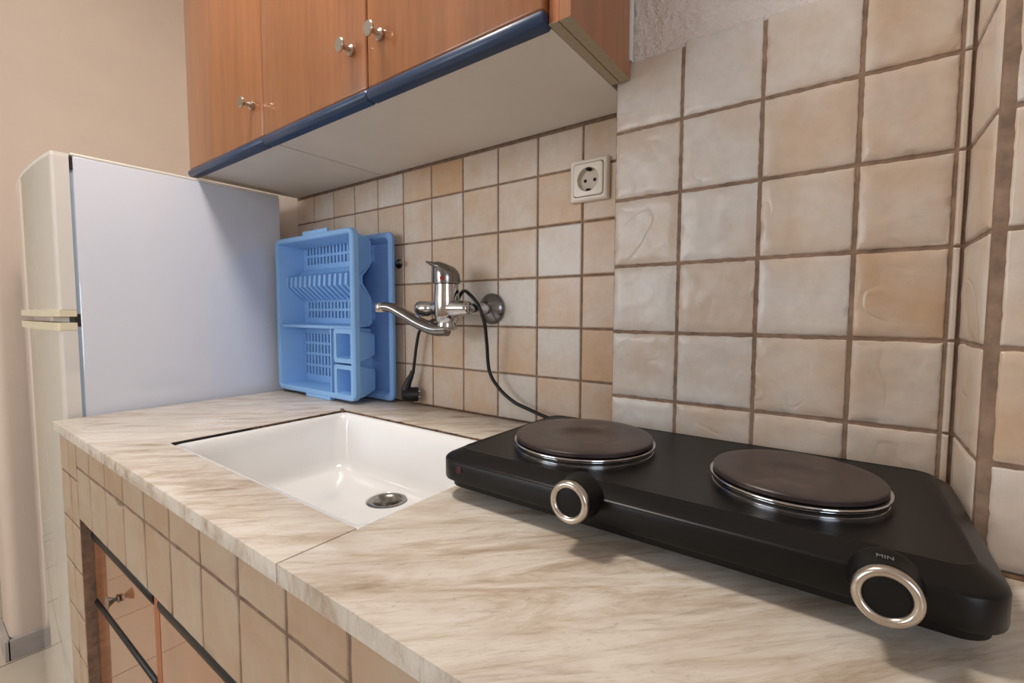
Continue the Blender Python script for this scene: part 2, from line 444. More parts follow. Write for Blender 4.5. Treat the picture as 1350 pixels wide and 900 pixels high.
# side and rear walls with window openings (behind the camera)
def wall_with_hole(x0, x1, y0, y1, a0, a1, z0, z1, axis):
    bm = bmesh.new()
    if axis == 'x':   # wall runs along x
        box(bm, x0, a0, y0, y1, FL, CE); box(bm, a1, x1, y0, y1, FL, CE); box(bm, a0, a1, y0, y1, FL, z0); box(bm, a0, a1, y0, y1, z1, CE)
    else:
        box(bm, x0, x1, y0, a0, FL, CE); box(bm, x0, x1, a1, y1, FL, CE); box(bm, x0, x1, a0, a1, FL, z0); box(bm, x0, x1, a0, a1, z1, CE)
    return bm
struct('wall_right', wall_with_hole(26, 27, -33, 1, -30, -18, 1.5, 12.5, 'y'), M_WALL)
struct('wall_front', wall_with_hole(-28.6, 27, -33, -32, -21, -7, 1.5, 12.5, 'x'), M_WALL)
def window(name, x0, x1, y0, y1, z0, z1, along):
    bm = bmesh.new(); t = 0.5
    if along == 'y':
        for a, b in ((y0, y0+t), (y1-t, y1), ((y0+y1)/2-t/2, (y0+y1)/2+t/2)): box(bm, x0, x1, a, b, z0, z1, bev=0.05)
        for a, b in ((z0, z0+t), (z1-t, z1)): box(bm, x0, x1, y0, y1, a, b, bev=0.05)
        g = B((x0+x1)/2-.03, (x0+x1)/2+.03, y0+t*.8, y1-t*.8, z0+t*.8, z1-t*.8)
    else:
        for a, b in ((x0, x0+t), (x1-t, x1), ((x0+x1)/2-t/2, (x0+x1)/2+t/2)): box(bm, a, b, y0, y1, z0, z1, bev=0.05)
        for a, b in ((z0, z0+t), (z1-t, z1)): box(bm, x0, x1, y0, y1, a, b, bev=0.05)
        g = B(x0+t*.8, x1-t*.8, (y0+y1)/2-.03, (y0+y1)/2+.03, z0+t*.8, z1-t*.8)
    w = struct(name, bm, M_SOCKET); struct('window_pane', g, M_GLASS, w)
window('window_1', 26.2, 26.8, -30, -18, 1.5, 12.5, 'y')
window('window_2', -21, -7, -32.8, -32.2, 1.5, 12.5, 'x')

# ceiling lamp (out of view, lights the room)
cl = thing('ceiling_lamp', (-3.5, -6.5, 16.2), 'round opal ceiling lamp above the worktop', 'lamp')
obj('lamp_base', lathe(bmesh.new(), (-3.5, -6.5, 17.3), (0, 0, -1), [(0, 1.2), (0.35, 1.2), (0.4, 1.1)]), M_NICKEL, cl, 40)
obj('lamp_shade', lathe(bmesh.new(), (-3.5, -6.5, 16.9), (0, 0, -1), [(0, 2.1), (0.3, 2.2), (0.6, 2.0), (0.8, 1.2), (0.86, 0.1)]), M_LAMP, cl, 60)

# ================================================================ MASONRY COUNTER
YF = -5.76
OPX0, OPZ = -7.81, -1.76
cb = thing('tiled_counter_base', (0, -3, FL), 'masonry kitchen counter base faced with beige tiles', 'counter')
bm = bmesh.new()
box(bm, -7.83, 16.4, YF+0.015, YF+0.2, OPZ+0.015, -0.19)      # lintel over the cabinets
box(bm, -9.12, OPX0, YF+0.015, -0.05, FL, -0.19)       # left pier
obj('masonry', bm, M_GROUT, cb)
T = Tiler()
FX = [OPX0]+[-7.86+0.982*i for i in range(1, 26)]
tv = [.3, .5, .4, .25, .6, .45, .35, .5, .75, .3, .45, .5, .6, .4, .5, .3, .4]
for i in range(24):
    x0, x1 = FX[i], FX[i+1]
    T.add((x0, YF+0.03, -0.72), X_, Z_, NY, x1-x0, 0.55, tv[(i*5+2) % 17], res=5, relief=0.004, g=0.032, depth=0.028, edge=0.016)
    T.add((x0, YF+0.03, OPZ), X_, Z_, NY, x1-x0, -0.72-OPZ, tv[(i*3) % 17], res=5, relief=0.004, g=0.032, depth=0.028, edge=0.016)
zr = [-0.18, -1.01, -1.955, -2.89, -3.84, -4.78, -5.72, -6.67, -7.6, FL]
for a, b in zip(zr, zr[1:]):
    T.add((-9.15, YF+0.03, b), X_, Z_, NY, 0.73, a-b, .3, res=5, relief=0.004, g=0.03, depth=0.028, edge=0.016)
    T.add((-8.42, YF+0.03, b), X_, Z_, NY, 0.60, a-b, .4, res=5, relief=0.004, g=0.03, depth=0.028, edge=0.016)
    T.add((-9.12, -0.1, b), (0, -1, 0), Z_, NX, 5.5, a-b, .4, res=2, g=0.035, depth=0.04)
T.done('facing_tiles', M_TILE_FRONT, cb)

# lower cabinet units in the opening
def knob(y, x, z, parent, s=1.0, m=M_NICKEL):
    return obj('knob', lathe(bmesh.new(), (x, y, z), (0, -1, 0), [(0, .085*s), (.02*s, .095*s), (.05*s, .09*s), (.08*s, .05*s), (.14*s, .038*s), (.18*s, .05*s), (.22*s, .115*s), (.245*s, .115*s), (.262*s, .10*s)], 24), m, parent, 40)
def edge_profile(x0, x1, y, z0, z1, out=0.05, back=0.05):
    """half-round edge strip running along x with rounded ends"""
    bm = bmesh.new(); zc = (z0+z1)/2; hz = (z1-z0)/2
    def ring(x, k):
        pts = []
        for i in range(9):
            a = -PI/2+PI*i/8; pts.append((x, y-out*math.cos(a)*k, zc+hz*math.sin(a)*k))
        pts += [(x, y+back, zc+hz*k), (x, y+back, zc-hz*k)]
        return pts
    return loft(bm, [ring(x0, .7), ring(x0+.03, 1), ring(x1-.03, 1), ring(x1, .7)])
YD = YF+0.19
def low_knob(x, z, parent):
    return obj('knob', lathe(bmesh.new(), (x, YD, z), (0, -1, 0), [(0, .05), (.02, .075), (.045, .07), (.06, .03), (.075, .03), (.09, .045), (.17, .10), (.175, .105), (.185, .10), (.19, .01)], 24), M_STEEL, parent, 40)
lc = thing('base_cabinet', (-6, -3, FL), 'low cherry cabinet unit at left end of counter, drawer above door', 'cabinet')
bm = bmesh.new()
XA, XB, XC, XE = -7.78, -4.36, -4.20, -4.12
box(bm, XA, XA+.12, YD+.22, -1, FL+.8, OPZ-.1); box(bm, XA+.12, XB-.01, -3, -2.9, FL+.8, OPZ-.1)
obj('carcass', bm, M_WOODEDGE, lc)
dr = obj('drawer', B(XA, XB, YD, YD+.2, -3.40, -2.24, bev=.01), M_WOODLOW, lc)
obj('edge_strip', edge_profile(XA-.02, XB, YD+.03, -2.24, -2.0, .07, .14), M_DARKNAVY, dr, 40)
low_knob(-6.17, -2.80, dr)
dd = obj('door', B(XA, XB, YD, YD+.2, FL+.9, -3.56, bev=.01), M_WOODLOW, lc)
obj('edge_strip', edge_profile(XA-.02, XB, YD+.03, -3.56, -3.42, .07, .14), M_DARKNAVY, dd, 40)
obj('plinth', B(XA, XB, YD+.4, YD+.5, FL, FL+.78), M_WOODEDGE, lc)
obj('jamb', B(OPX0+.0, XA-.01, YD+.3, -1, FL, OPZ), M_GROUT, cb)
rc = thing('base_cabinet', (1, -3, FL), 'low cherry cabinet unit right of the drawer unit, below the worktop seam', 'cabinet')
for a, b in ((XC+.08, -0.4), (-0.35, 3.2)):
    dd = obj('door', B(a, b, YD, YD+.2, FL+.9, -2.24, bev=.01), M_WOODLOW, rc)
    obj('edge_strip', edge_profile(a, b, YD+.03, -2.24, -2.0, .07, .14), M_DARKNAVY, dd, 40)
obj('stile', B(XB+.01, XC+.06, YD-.0, YD+.22, FL+.8, -2.02), M_WOODEDGE, rc)
obj('carcass', B(XC, 6.7, YD+.23, YD+.33, FL+.8, -1.95), M_WOODEDGE, rc)
obj('plinth', B(XC, 6.7, YD+.42, YD+.5, FL, FL+.75), M_WOODEDGE, rc)
bm = bmesh.new(); box(bm, 6.8, 16.4, YF+0.07, YF+0.6, FL, OPZ)
obj('end_pier', bm, M_GROUT, cb)

# ---------------------------------------------------------------- worktop slabs
SX0, SX1, SY0, SY1 = -5.36, 0.0, -4.97, -1.55    # sink cut-out
def slab_left():
    bm = bmesh.new(); t = 0.19
    x0, x1, y0, y1 = -9.2, -0.012, -5.83, 0.0
    xs, ys = [x0, SX0, x1], [y0, SY0, SY1, y1]
    top = {}; bot = {}
    P = lambda d, x, y, z: d.setdefault((x, y), bm.verts.new((x, y, z)) if (x, y) not in d else d[(x, y)])
    cells = [(0, 0), (0, 1), (0, 2), (1, 0), (1, 2)]
    for d, z in ((top, 0), (bot, -t)):
        for i, j in cells:
            q = [(xs[i], ys[j]), (xs[i+1], ys[j]), (xs[i+1], ys[j+1]), (xs[i], ys[j+1])]
            for k in q:
                if k not in d: d[k] = bm.verts.new((k[0], k[1], z))
            bm.faces.new([d[k] for k in q])
    for a, b in [(k1, k2) for k1 in top for k2 in top if k1 < k2]:
        e = bm.edges.get((top[a], top[b]))
        if e and len(e.link_faces) == 1: bm.faces.new((top[a], top[b], bot[b], bot[a]))
    bmesh.ops.recalc_face_normals(bm, faces=bm.faces[:])
    es = [e for e in bm.edges if all(abs(v.co.z) < 1e-6 for v in e.verts) and any(abs(f_.normal.z) < .5 for f_ in e.link_faces)]
    bmesh.ops.bevel(bm, geom=es, offset=0.018, segments=2, profile=0.5, affect='EDGES')
    return bm
tag(obj('worktop_slab', slab_left(), M_MARBLE, None, 30), 'streaked marble worktop slab at left, cut out around the sink', 'worktop')
bm = B(0.012, 16.5, -5.83, -2.16, -0.19, 0); 
box(bm, 0.012, 5.03, -2.16, -0.97, -0.19, 0); box(bm, 0.012, 1.03, -0.97, 0.0, -0.19, 0)
bmesh.ops.remove_doubles(bm, verts=bm.verts[:], dist=1e-5)
tag(obj('worktop_slab', bm, M_MARBLE), 'marble worktop slab at right, carrying the black hotplate', 'worktop')

# ---------------------------------------------------------------- sink
sk = thing('sink', ((SX0+SX1)/2, (SY0+SY1)/2, -1.35), 'white rectangular enamel sink sunk into the marble worktop', 'sink')
bm = bmesh.new()
cxs, cys = (SX0+SX1)/2, (SY0+SY1)/2
def sring(ins, z, r_): return [(a, b, z) for a, b in rrect(SX0+.06+ins, SX1-ins, SY0+ins, SY1-ins, r_, 8, 8)]
rings = [sring(.004, -.38, .1), sring(.004, -.06, .1), sring(.012, -.036, .1), sring(.05, -.03, .12), sring(.09, -.045, .16), sring(.12, -.085, .2), sring(.15, -.18, .24), sring(.18, -.35, .28),
         sring(.28, -.96, .40), sring(.31, -1.07, .42), sring(.37, -1.15, .46), sring(.46, -1.19, .5)]
DC = (-2.72, -2.43); DR = 0.36
# blend to a round drain hole
n = len(rings[0])
def polar(cx, cy, R, z, ref):
    out = []
    for (a, b, _) in ref:
        an = math.atan2(b-cy, a-cx); out.append((cx+R*math.cos(an), cy+R*math.sin(an), z))
    return out
rings.append(polar(DC[0], DC[1], 0.41, -1.205, rings[-1])); rings.append(polar(DC[0], DC[1], 0.385, -1.212, rings[-1])); rings.append(polar(DC[0], DC[1], 0.36, -1.26, rings[-1])); rings.append(polar(DC[0], DC[1], 0.30, -1.46, rings[-1]))
loft(bm, rings, True, False, True)
obj('basin', bm, M_CERAMIC, sk, 60)
dg = obj('drain', lathe(bmesh.new(), (DC[0], DC[1], -1.235), (0, 0, 1), [(-.15, .19), (-.12, .20), (-.03, .215), (.0, .26), (.022, .28), (.03, .33), (.02, .355), (.0, .36), (-.02, .35)], 40, True, False), M_STEEL, sk, 50)
bm = bmesh.new()
for i in range(6):
    a = 2*PI*i/6+.3; cx_, cy_ = DC[0]+.115*math.cos(a), DC[1]+.115*math.sin(a)
    lathe(bm, (cx_, cy_, -1.392), (0, 0, 1), [(0, .038), (.012, .038)], 14)
obj('drain_hole', bm, M_HOLE, dg, 40)
bm = lathe(bmesh.new(), (DC[0], DC[1], -1.39), (0, 0, 1), [(0, .03), (.05, .03), (.055, .01)], 14)
obj('drain_screw', bm, M_STEEL, dg, 40)
# dirty sealant bead between sink and marble
bm = bmesh.new(); pts = []
for i in range(80):
    t = i/79
    pts.append((SX0+.03+.014*noise.noise(Vector((t*30, 0, 0))), SY0+1.3+(SY1-SY0-1.35)*t, -.018))
tube(bm, pts, lambda t: .020+.016*abs(noise.noise(Vector((t*25, 1, 0))))+(.05 if t > .975 else 0), 6)
pts = [(SX0+.03+(SX1-SX0-.2)*i/119, SY1-.012+.012*noise.noise(Vector((i*.4, 4, 0))), -.018) for i in range(120)]
tube(bm, pts, lambda t: .015+.018*abs(noise.noise(Vector((t*40, 7, 0)))), 6)
obj('sealant', bm, M_SILICONE, sk, 60)
obj('gap_shade_strip', tube(bmesh.new(), [(SX0+.035, SY0+.02+1.30*i/20, -.022) for i in range(21)], lambda t: (.034, .026), 8), M_HOLE, sk, 60)  # solid black strip standing in for the shade inside the open joint

# sealant line between worktop and wall tiles (part of the left slab's wall joint)
bm = bmesh.new()
pts = [(-9.2+10.2*i/150, -0.035, 0.01+.008*noise.noise(Vector((i*.3, 2, 2)))) for i in range(151)]
tube(bm, pts, lambda t: .018+.012*abs(noise.noise(Vector((t*60, 3, 0)))), 5)
struct('wall_joint', bm, M_SILICONE, wb, 60)
bm = bmesh.new()
pts = [(5.12+11*i/50, -2.175, 0.01) for i in range(51)]
tube(bm, pts, .025, 5)
struct('wall_joint', bm, M_SILICONE, wr, 60)

# ================================================================ WALL CABINETS
YC, ZC, ZT = -2.75, 5.79, 12.6     # carcass front, underside, top
def wall_cab(x0, x1, doors, label, side=False):
    c = thing('wall_cabinet', ((x0+x1)/2, -1.4, ZC), label, 'cabinet', None)
    bm = bmesh.new(); t = .16
    yb = -0.03
    box(bm, x0, x1, YC, yb, ZC, ZC+t); box(bm, x0, x1, YC, yb, ZT-t, ZT)
    box(bm, x0, x0+t, YC, yb, ZC+t, ZT-t); box(bm, x1-t, x1, YC, yb, ZC+t, ZT-t); box(bm, x0+t, x1-t, -.2, yb, ZC+t, ZT-t)
    obj('carcass', bm, M_PANEL, c)
    for a, b, kx in doors:
        d = obj('door', B(a+.015, b-.015, YC-.19, YC-.01, ZC+.15, ZT, bev=.04, seg=3), M_WOOD, c, 40)
        obj('edge_strip', edge_profile(a+.005, b-.005, YC-.16, ZC-.03, ZC+.15, .07, .15), M_NAVY, d, 40)
        knob(YC-.19, kx, 6.66, d, 1.0)
    return c
wall_cab(-9.85, -5.75, [(-9.85, -5.92, -6.35)], 'cherry wall cabinet at far left, above the refrigerator, single door')
c2 = wall_cab(-5.715, 0.985, [(-5.92, -2.44, -2.83), (-2.44, 0.985, -2.07)], 'wide two-door cherry wall cabinet above the sink and tap')
bm = B(0.995, 1.13, YC-.08, -1.0, ZC, ZT)
obj('side_panel', bm, [M_WOODEDGE], c2)
bm = B(1.14, 1.30, YC-.09, -1.0, ZC, ZT); obj('side_panel', bm, [M_WOOD], c2)
bm = B(0.997, 1.128, YC-.10, -1.0, ZC-.006, ZC); box(bm, 1.142, 1.298, YC-.08, -1.0, ZC-.006, ZC)
obj('raw_underside', bm, M_CHIP, c2)
obj('caulk', B(1.29, 1.325, -1.06, -.97, ZC+.25, ZT), M_WHITEMARK, c2)

# ================================================================ REFRIGERATOR
FX1, FX0 = -9.42, -14.6
fr = thing('refrigerator', ((FX0+FX1)/2, -3, FL), 'white two-door refrigerator with cream handle trims beside the counter', 'refrigerator')
obj('body', B(FX0, FX1, -5.27, -0.82, FL+.35, 5.6, bev=.04), M_FRIDGE, fr, 40)
obj('top_panel', B(FX0+.02, FX1-.01, -5.3, -0.84, 5.59, 5.66, bev=.03), M_TRIM, fr, 40)
def door_prof(z0, z1, ybulge=-5.73, yedge=-5.61, yb=-5.325, ins=0.0):
    pts = [(FX1-ins, yb), (FX1-ins, yedge+.05), (FX1-.03-ins, yedge+.01)]
    N = 64
    for i in range(N+1):
        t = i/N; x = FX1-.08-(FX1-FX0-.16)*t
        pts.append((x, yedge+.12*t-(yedge-ybulge)*(1-(2*t-1)**2)+ins))
    pts += [(FX0+.03, yedge+.13), (FX0, yedge+.17), (FX0, yb)]
    return loft(bmesh.new(), [[(a, b, z0) for a, b in pts], [(a, b, z1) for a, b in pts]])
d1 = obj('freezer_door', door_prof(2.31, 5.54), M_FRIDGED, fr, 30)
obj('handle_trim', door_prof(2.165, 2.315, ybulge=-5.77, yedge=-5.65), M_CREAM, d1, 30)
obj('top_trim', door_prof(5.535, 5.62, ins=.005), M_TRIM, d1, 30)
d2 = obj('fridge_door', door_prof(FL+.5, 1.87), M_FRIDGED, fr, 30)
obj('handle_trim', door_prof(1.865, 2.035, ybulge=-5.77, yedge=-5.65), M_CREAM, d2, 30)
obj('gasket', box(box(bmesh.new(), FX0+.1, FX1-.05, -5.325, -5.24, 2.2, 5.3), FX0+.1, FX1-.03, -5.325, -5.24, FL+.6, 1.95), M_GASKET, fr)
for za, zb, ya in ((5.3, 5.56, -5.33), (1.95, 2.22, -5.36)): obj('hinge', B(FX1-.5, FX1-.02, ya, -5.24, za, zb), M_BLACKGAP, fr)
for x in (FX0+.5, FX1-.5):
    for y in (-4.9, -1.3): obj('foot', lathe(bmesh.new(), (x, y, FL), (0, 0, 1), [(0, .22), (.1, .22), (.12, .12), (.36, .12)], 16), M_BLACKGAP, fr, 40)

# ================================================================ SOCKET
so = thing('wall_socket', (.17, 0, 4.7), 'square ivory wall socket beside the chimney corner', 'socket')
def sq(y, h, r_, cx=.172, cz=4.7): return [(a, y, b) for a, b in rrect(cx-h, cx+h, cz-h, cz+h, r_, 5, 10)]
obj('frame', loft(bmesh.new(), [sq(-.02, .38, .03), sq(-.07, .38, .03), sq(-.105, .37, .03), sq(-.125, .345, .03), sq(-.125, .305, .06), sq(-.09, .30, .06)], True, True, False), M_SOCKET, so, 40)
bm = loft(bmesh.new(), [sq(-.08, .293, .06), sq(-.138, .29, .06), sq(-.145, .28, .06)], True, False, False)
# front annulus down to a round well
base = sq(-.145, .28, .06)
ringc = []
for (x, y, z) in base:
    an = math.atan2(z-4.7, x-.172); ringc.append((.172+.215*math.cos(an), -.148, 4.7+.215*math.sin(an)))
well = [(.172+(x-.172)*.94, -.05, 4.7+(z-4.7)*.94) for x, y, z in ringc]
loft(bm, [base, ringc], True, False, False)
ins = obj('insert', bm, M_SOCKET, so, 40)
obj('well', loft(bmesh.new(), [ringc, well], True, False, True), M_SOCKETW, ins, 40)
bm = bmesh.new()
for dx in (-.095, .095): lathe(bm, (.172+dx, -.045, 4.7), (0, -1, 0), [(0, .032), (.009, .032)], 14)
obj('pin_hole', bm, M_HOLE, ins)
for za in (4.87, 4.50): obj('earth_clip', box(box(bmesh.new(), .13, .21, -.135, -.05, za, za+.03), .15, .19, -.145, -.05, za-.005, za+.035), M_HOLE, ins)

# small dark hook in the tiles right of the drip tray
hk = thing('wall_hook', (-5.12, 0, 3.5), 'tiny dark rusty hook in the tiles beside the blue drip tray', 'hook')
obj('peg', tube(bmesh.new(), spline([(-5.16, -.02, 3.5), (-5.14, -.1, 3.5), (-5.06, -.17, 3.5), (-4.92, -.17, 3.52)], 5), .05, 8), M_CHROMEW, hk, 60)
obj('plate', lathe(bmesh.new(), (-5.16, -.02, 3.5), (0, -1, 0), [(0, .12), (.03, .10)], 14), M_BLACKGAP, hk)

# ================================================================ TAP
fa = thing('mixer_tap', (-2.82, -.02, 2.36), 'chrome wall-mounted single-lever mixer tap over the sink', 'tap')
bx, by = -2.82, -.72
for x in (-2.14, -3.5):
    obj('wall_flange', lathe(bmesh.new(), (x, -.02, 2.36), (0, -1, 0), [(0, .335), (.03, .335), (.06, .32), (.11, .26), (.17, .16), (.20, .11), (.2, .02)], 36), M_CHROMEB, fa, 50)
    obj('inlet_pipe', tube(bmesh.new(), spline([(x, -.1, 2.36), (x, -.3, 2.36), (x*.97+bx*.03, -.48, 2.36), (x*.88+bx*.12, by+.08, 2.36)], 6), .12, 16), M_CHROME, fa, 60)
bm = bmesh.new()
lathe(bm, (-2.16, by, 2.36), (-1, 0, 0), [(0, .10), (.03, .14), (.12, .155), (.35, .185), (.5, .21), (.8, .21), (1.0, .15), (1.12, .15), (1.14, .17), (1.42, .18), (1.48, .17), (1.51, .12)], 24)
lathe(bm, (bx, by, 2.05), (0, 0, 1), [(0, .2), (.06, .25), (.2, .27), (.5, .27), (.7, .255), (.82, .25)], 32)
obj('tap_body', bm, M_CHROME, fa, 50)
lev = Vector((-.80, -.60, 0)).normalized()
bm = bmesh.new()
def hood(z, r_, sh, tilt):
    return [Vector((bx, by, z))+lev*sh+Vector((r_*math.cos(a), r_*math.sin(a), 0))+Vector((0, 0, tilt*(lev.x*math.cos(a)+lev.y*math.sin(a)))) for a in [2*PI*i/36 for i in range(36)]]
loft(bm, [hood(2.875, .25, 0, 0), hood(2.885, .285, 0, 0), hood(2.97, .292, 0, 0), hood(3.08, .286, .005, .01), hood(3.18, .268, .02, .03), hood(3.26, .225, .045, .04), hood(3.31, .16, .075, .04), hood(3.335, .08, .11, .02)])
def lring(t):
    c = Vector((bx, by, 3.21))+lev*(.08+.34*t)+Vector((0, 0, .13*t)); n_ = Vector((-lev.y, lev.x, 0))
    w_, h_ = .24*(1-t)+.13*t, .12*(1-t)+.022*t
    return [c+n_*w_*math.cos(a)+Vector((0, 0, 1))*h_*math.sin(a) for a in [2*PI*i/16 for i in range(16)]]
loft(bm, [lring(t) for t in (0, .2, .4, .6, .8, .93, 1)])
lv = obj('lever', bm, M_CHROMEW, fa, 50)
obj('red_dot', lathe(bmesh.new(), (bx+.30*.41*.94, by-.30*.91*.94, 2.985), (.41, -.91, .05), [(0, .048), (.022, .04)], 16), M_REDB, lv)
bm = lathe(bmesh.new(), (bx, by, 1.90), (0, 0, 1), [(0, .18), (.02, .215), (.1, .225), (.17, .21)], 28)
obj('spout_collar', bm, M_CHROME, fa, 50)
sp = spline([(bx+.02, by, 1.92), (bx-.25, by-.12, 1.92), (bx-.6, by-.24, 2.05), (bx-.95, by-.36, 2.24), (bx-1.25, by-.46, 2.38), (bx-1.48, by-.53, 2.40)], 8)
s_ = obj('spout', tube(bmesh.new(), sp, lambda t: (.24-.12*min(1, t*1.1), .15-.05*t), 16), M_CHROMEW, fa, 60)
ex, ey = bx-1.50, by-.54
obj('aerator', lathe(bmesh.new(), (ex, ey, 2.28), (0, 0, 1), [(0, .11), (.01, .122), (.16, .124), (.20, .10), (.22, .03)], 20), M_NICKEL, s_, 50)

# ================================================================ DISH RACK (blue, stood on end) and DRIP TRAY
RX0, RX1, RY, RZ0, RZ1 = -9.2, -5.52, -1.12, 0.02, 4.36
rk = thing('dish_rack', ((RX0+RX1)/2, -.8, 0), 'sky-blue plastic dish rack stood on end against the wall', 'dish rack')
def ringbar(x0, x1, z0, z1, w_, y0, y1, r_=.2, e=.03):
    """rectangular rim in the xz plane: outer rounded rectangle, width w_, from y0 (front) to y1"""
    def R(ins, y, rr): return [(a, y, b) for a, b in rrect(x0+ins, x1-ins, z0+ins, z1-ins, max(.02, rr), 6)]
    rings = [R(e, y0, r_-e), R(0, y0+e, r_), R(0, y1, r_), R(.03, y1, r_-.03), R(.03, y0+.07, r_-.03), R(w_, y0+.07, r_-w_), R(w_, y0+e, r_-w_), R(w_-e, y0, r_-w_+e)]
    bm = bmesh.new(); loft(bm, rings+[rings[0]], True, False, False)
    bmesh.ops.remove_doubles(bm, verts=bm.verts[:], dist=1e-5); return bm
bm = ringbar(RX0, RX1, RZ0+.06, RZ1-.04, .14, RY, RY+.16)
box(bm, -7.75, -6.6, RY+.01, RY+.07, RZ1-.06, RZ1+.05, bev=.02); box(bm, -7.75, -6.6, RY+.0, RY+.16, RZ0-.02, RZ0+.08, bev=.02)
obj('rim', bm, M_BLUE, rk, 40)
# basin: walls follow the depth profile
IX0, IX1, IZ0, IZ1 = RX0+.12, RX1-.12, RZ0+.18, RZ1-.16
th = .05; TP = .16   # wall thickness, taper of the side walls
prof = [(IZ1, .0), (IZ1-.10, .66), (3.50, .66), (3.20, .28), (2.98, .28), (2.62, .66), (1.98, .66), (1.93, .10)]
prof2 = [(1.86, .10), (1.80, .66), (IZ0+.08, .66), (IZ0, .0)]
def side_wall(x, pr, sgn, taper=TP):
    """thin sheet at x following a depth profile; tapers inwards with depth"""
    bm = bmesh.new()
    front = [(x, RY+.02, z) for z, w_ in pr]; back = [(x-sgn*taper*w_/.66, RY+.02+w_, z) for z, w_ in pr]
    f2 = [(x-sgn*th, RY+.02, z) for z, w_ in pr]; b2 = [(x-sgn*(taper*w_/.66+th), RY+.02+w_, z) for z, w_ in pr]
    loft(bm, [front, back, b2, f2], False, False, False); loft(bm, [f2, front], False, False, False)
    return bm
def join(a, b):
    me = bpy.data.meshes.new('tmp'); b.to_mesh(me); b.free(); a.from_mesh(me); bpy.data.meshes.remove(me); return a
bs = bmesh.new()
for x, s in ((IX1, 1), (IX0, -1)):
    join(bs, side_wall(x, prof, s)); join(bs, side_wall(x, prof2, s))
def sheet(z0, w0, z1, w1, xa=IX0, xb=IX1, holes=None, t=.05):
    """sheet between two profile points, optional slots (list of x cut pairs over whole sheet rows)"""
    bm = bmesh.new()
    cols = [xa, xb]; rows = [0, 1]; skip = set()
    if holes:
        hx, hz = holes
        cols = sorted({xa, xb, *[v for a in hx for v in a]}); L = z1-z0
        rows = sorted({0, 1, *[(v-z0)/L for a in hz for v in a]})
        for i in range(len(cols)-1):
            for j in range(len(rows)-1):
                cx_ = (cols[i]+cols[i+1])/2; cz_ = z0+L*(rows[j]+rows[j+1])/2
                if any(a < cx_ < b for a, b in hx) and any(min(a, b) < cz_ < max(a, b) for a, b in hz): skip.add((i, j))
    V = {}
    nrm = Vector((0, (z0-z1), (w1-w0))); nrm.normalize()
    if nrm.y < 0: nrm = -nrm
    def vert(i, j, k):
        if (i, j, k) not in V:
            x = cols[i]; s = rows[j]; w_ = w0+(w1-w0)*s
            if i == 0 and xa == IX0: x += TP*w_/.66
            if i == len(cols)-1 and xb == IX1: x -= TP*w_/.66
            V[(i, j, k)] = bm.verts.new(Vector((x, RY+.02+w_, z0+(z1-z0)*s))+nrm*(t if k else 0))
        return V[(i, j, k)]
    for i in range(len(cols)-1):
        for j in range(len(rows)-1):
            if (i, j) in skip: continue
            for k in (0, 1): bm.faces.new([vert(i, j, k), vert(i+1, j, k), vert(i+1, j+1, k), vert(i, j+1, k)])
            for (di, dj, a, b) in ((-1, 0, (i, j), (i, j+1)), (1, 0, (i+1, j), (i+1, j+1)), (0, -1, (i, j), (i+1, j)), (0, 1, (i, j+1), (i+1, j+1))):
                ni, nj = i+di, j+dj
                if (ni, nj) in skip or ni < 0 or nj < 0 or ni >= len(cols)-1 or nj >= len(rows)-1:
                    bm.faces.new([vert(*a, 0), vert(*b, 0), vert(*b, 1), vert(*a, 1)])
    return bm
hx = [(-8.66+.165*i, -8.66+.165*i+.085) for i in range(16)]
join(bs, sheet(IZ1, 0, IZ1-.10, .66)); join(bs, sheet(IZ1-.10, .66, 3.50, .66, holes=(hx, [(4.10, 3.90), (3.83, 3.63)])))
join(bs, sheet(3.50, .66, 3.20, .34)); join(bs, sheet(3.20, .34, 2.98, .34)); join(bs, sheet(2.98, .34, 2.62, .66))
join(bs, sheet(2.62, .66, 1.98, .66, holes=(hx, [(2.56, 2.38), (2.31, 2.12)])))
join(bs, sheet(1.98, .66, 1.93, .06)); join(bs, sheet(1.86, .06, 1.80, .66))
box(bs, IX0, IX1, RY+.05, RY+.09, 1.855, 1.935, bev=.01)
hx2 = [(-8.86+.165*i, -8.86+.165*i+.085) for i in range(10)]
CXX = -6.60
join(bs, sheet(1.80, .66, IZ0+.08, .66, xb=CXX, holes=(hx2, [(1.66, 1.42), (1.35, 1.11), (1.04, .78), (.71, .47)])))
join(bs, sheet(IZ0+.08, .66, IZ0, 0, xb=IX1))
box(bs, CXX-.05, CXX, RY+.06, RY+.70, IZ0+.02, 1.86, bev=.01)
obj('basin', bs, M_BLUE, rk, 35)
# plate comb: bent fins over the ridge
bm = bmesh.new()
for i in range(14):
    x = -8.98+.235*i; t = .11
    pr = [(3.34, .42), (3.26, .18), (2.97, .16), (2.62, .56)]; pb = [(3.30, .50), (3.20, .33), (2.98, .33), (2.62, .66)]
    A = [[(xx, RY+.02+w_, z) for z, w_ in pr]+[(xx, RY+.02+w_, z) for z, w_ in pb[::-1]] for xx in (x, x+t)]
    loft(bm, A)
obj('plate_comb', bm, M_BLUE, rk)
# two cutlery cups
for z0, z1 in ((1.02, 1.86), (.12, .97)):
    bm = bmesh.new(); xa, xb = -6.38, RX1-.05
    def cr(ins, y, rr): return [(a, y, b) for a, b in rrect(xa+ins, xb-ins, z0+ins, z1-ins, rr, 5)]
    loft(bm, [cr(0, RY+.03, .08), cr(.02, RY+.3, .08), cr(.12, RY+.72, .1)], True, False, True)
    loft(bm, [cr(0, RY+.03, .08), cr(.0, RY-.005, .08), cr(.11, RY-.005, .05), cr(.14, RY+.3, .05), cr(.20, RY+.66, .06)], True, False, True)
    obj('cutlery_cup', bm, M_BLUE, rk, 40)
    
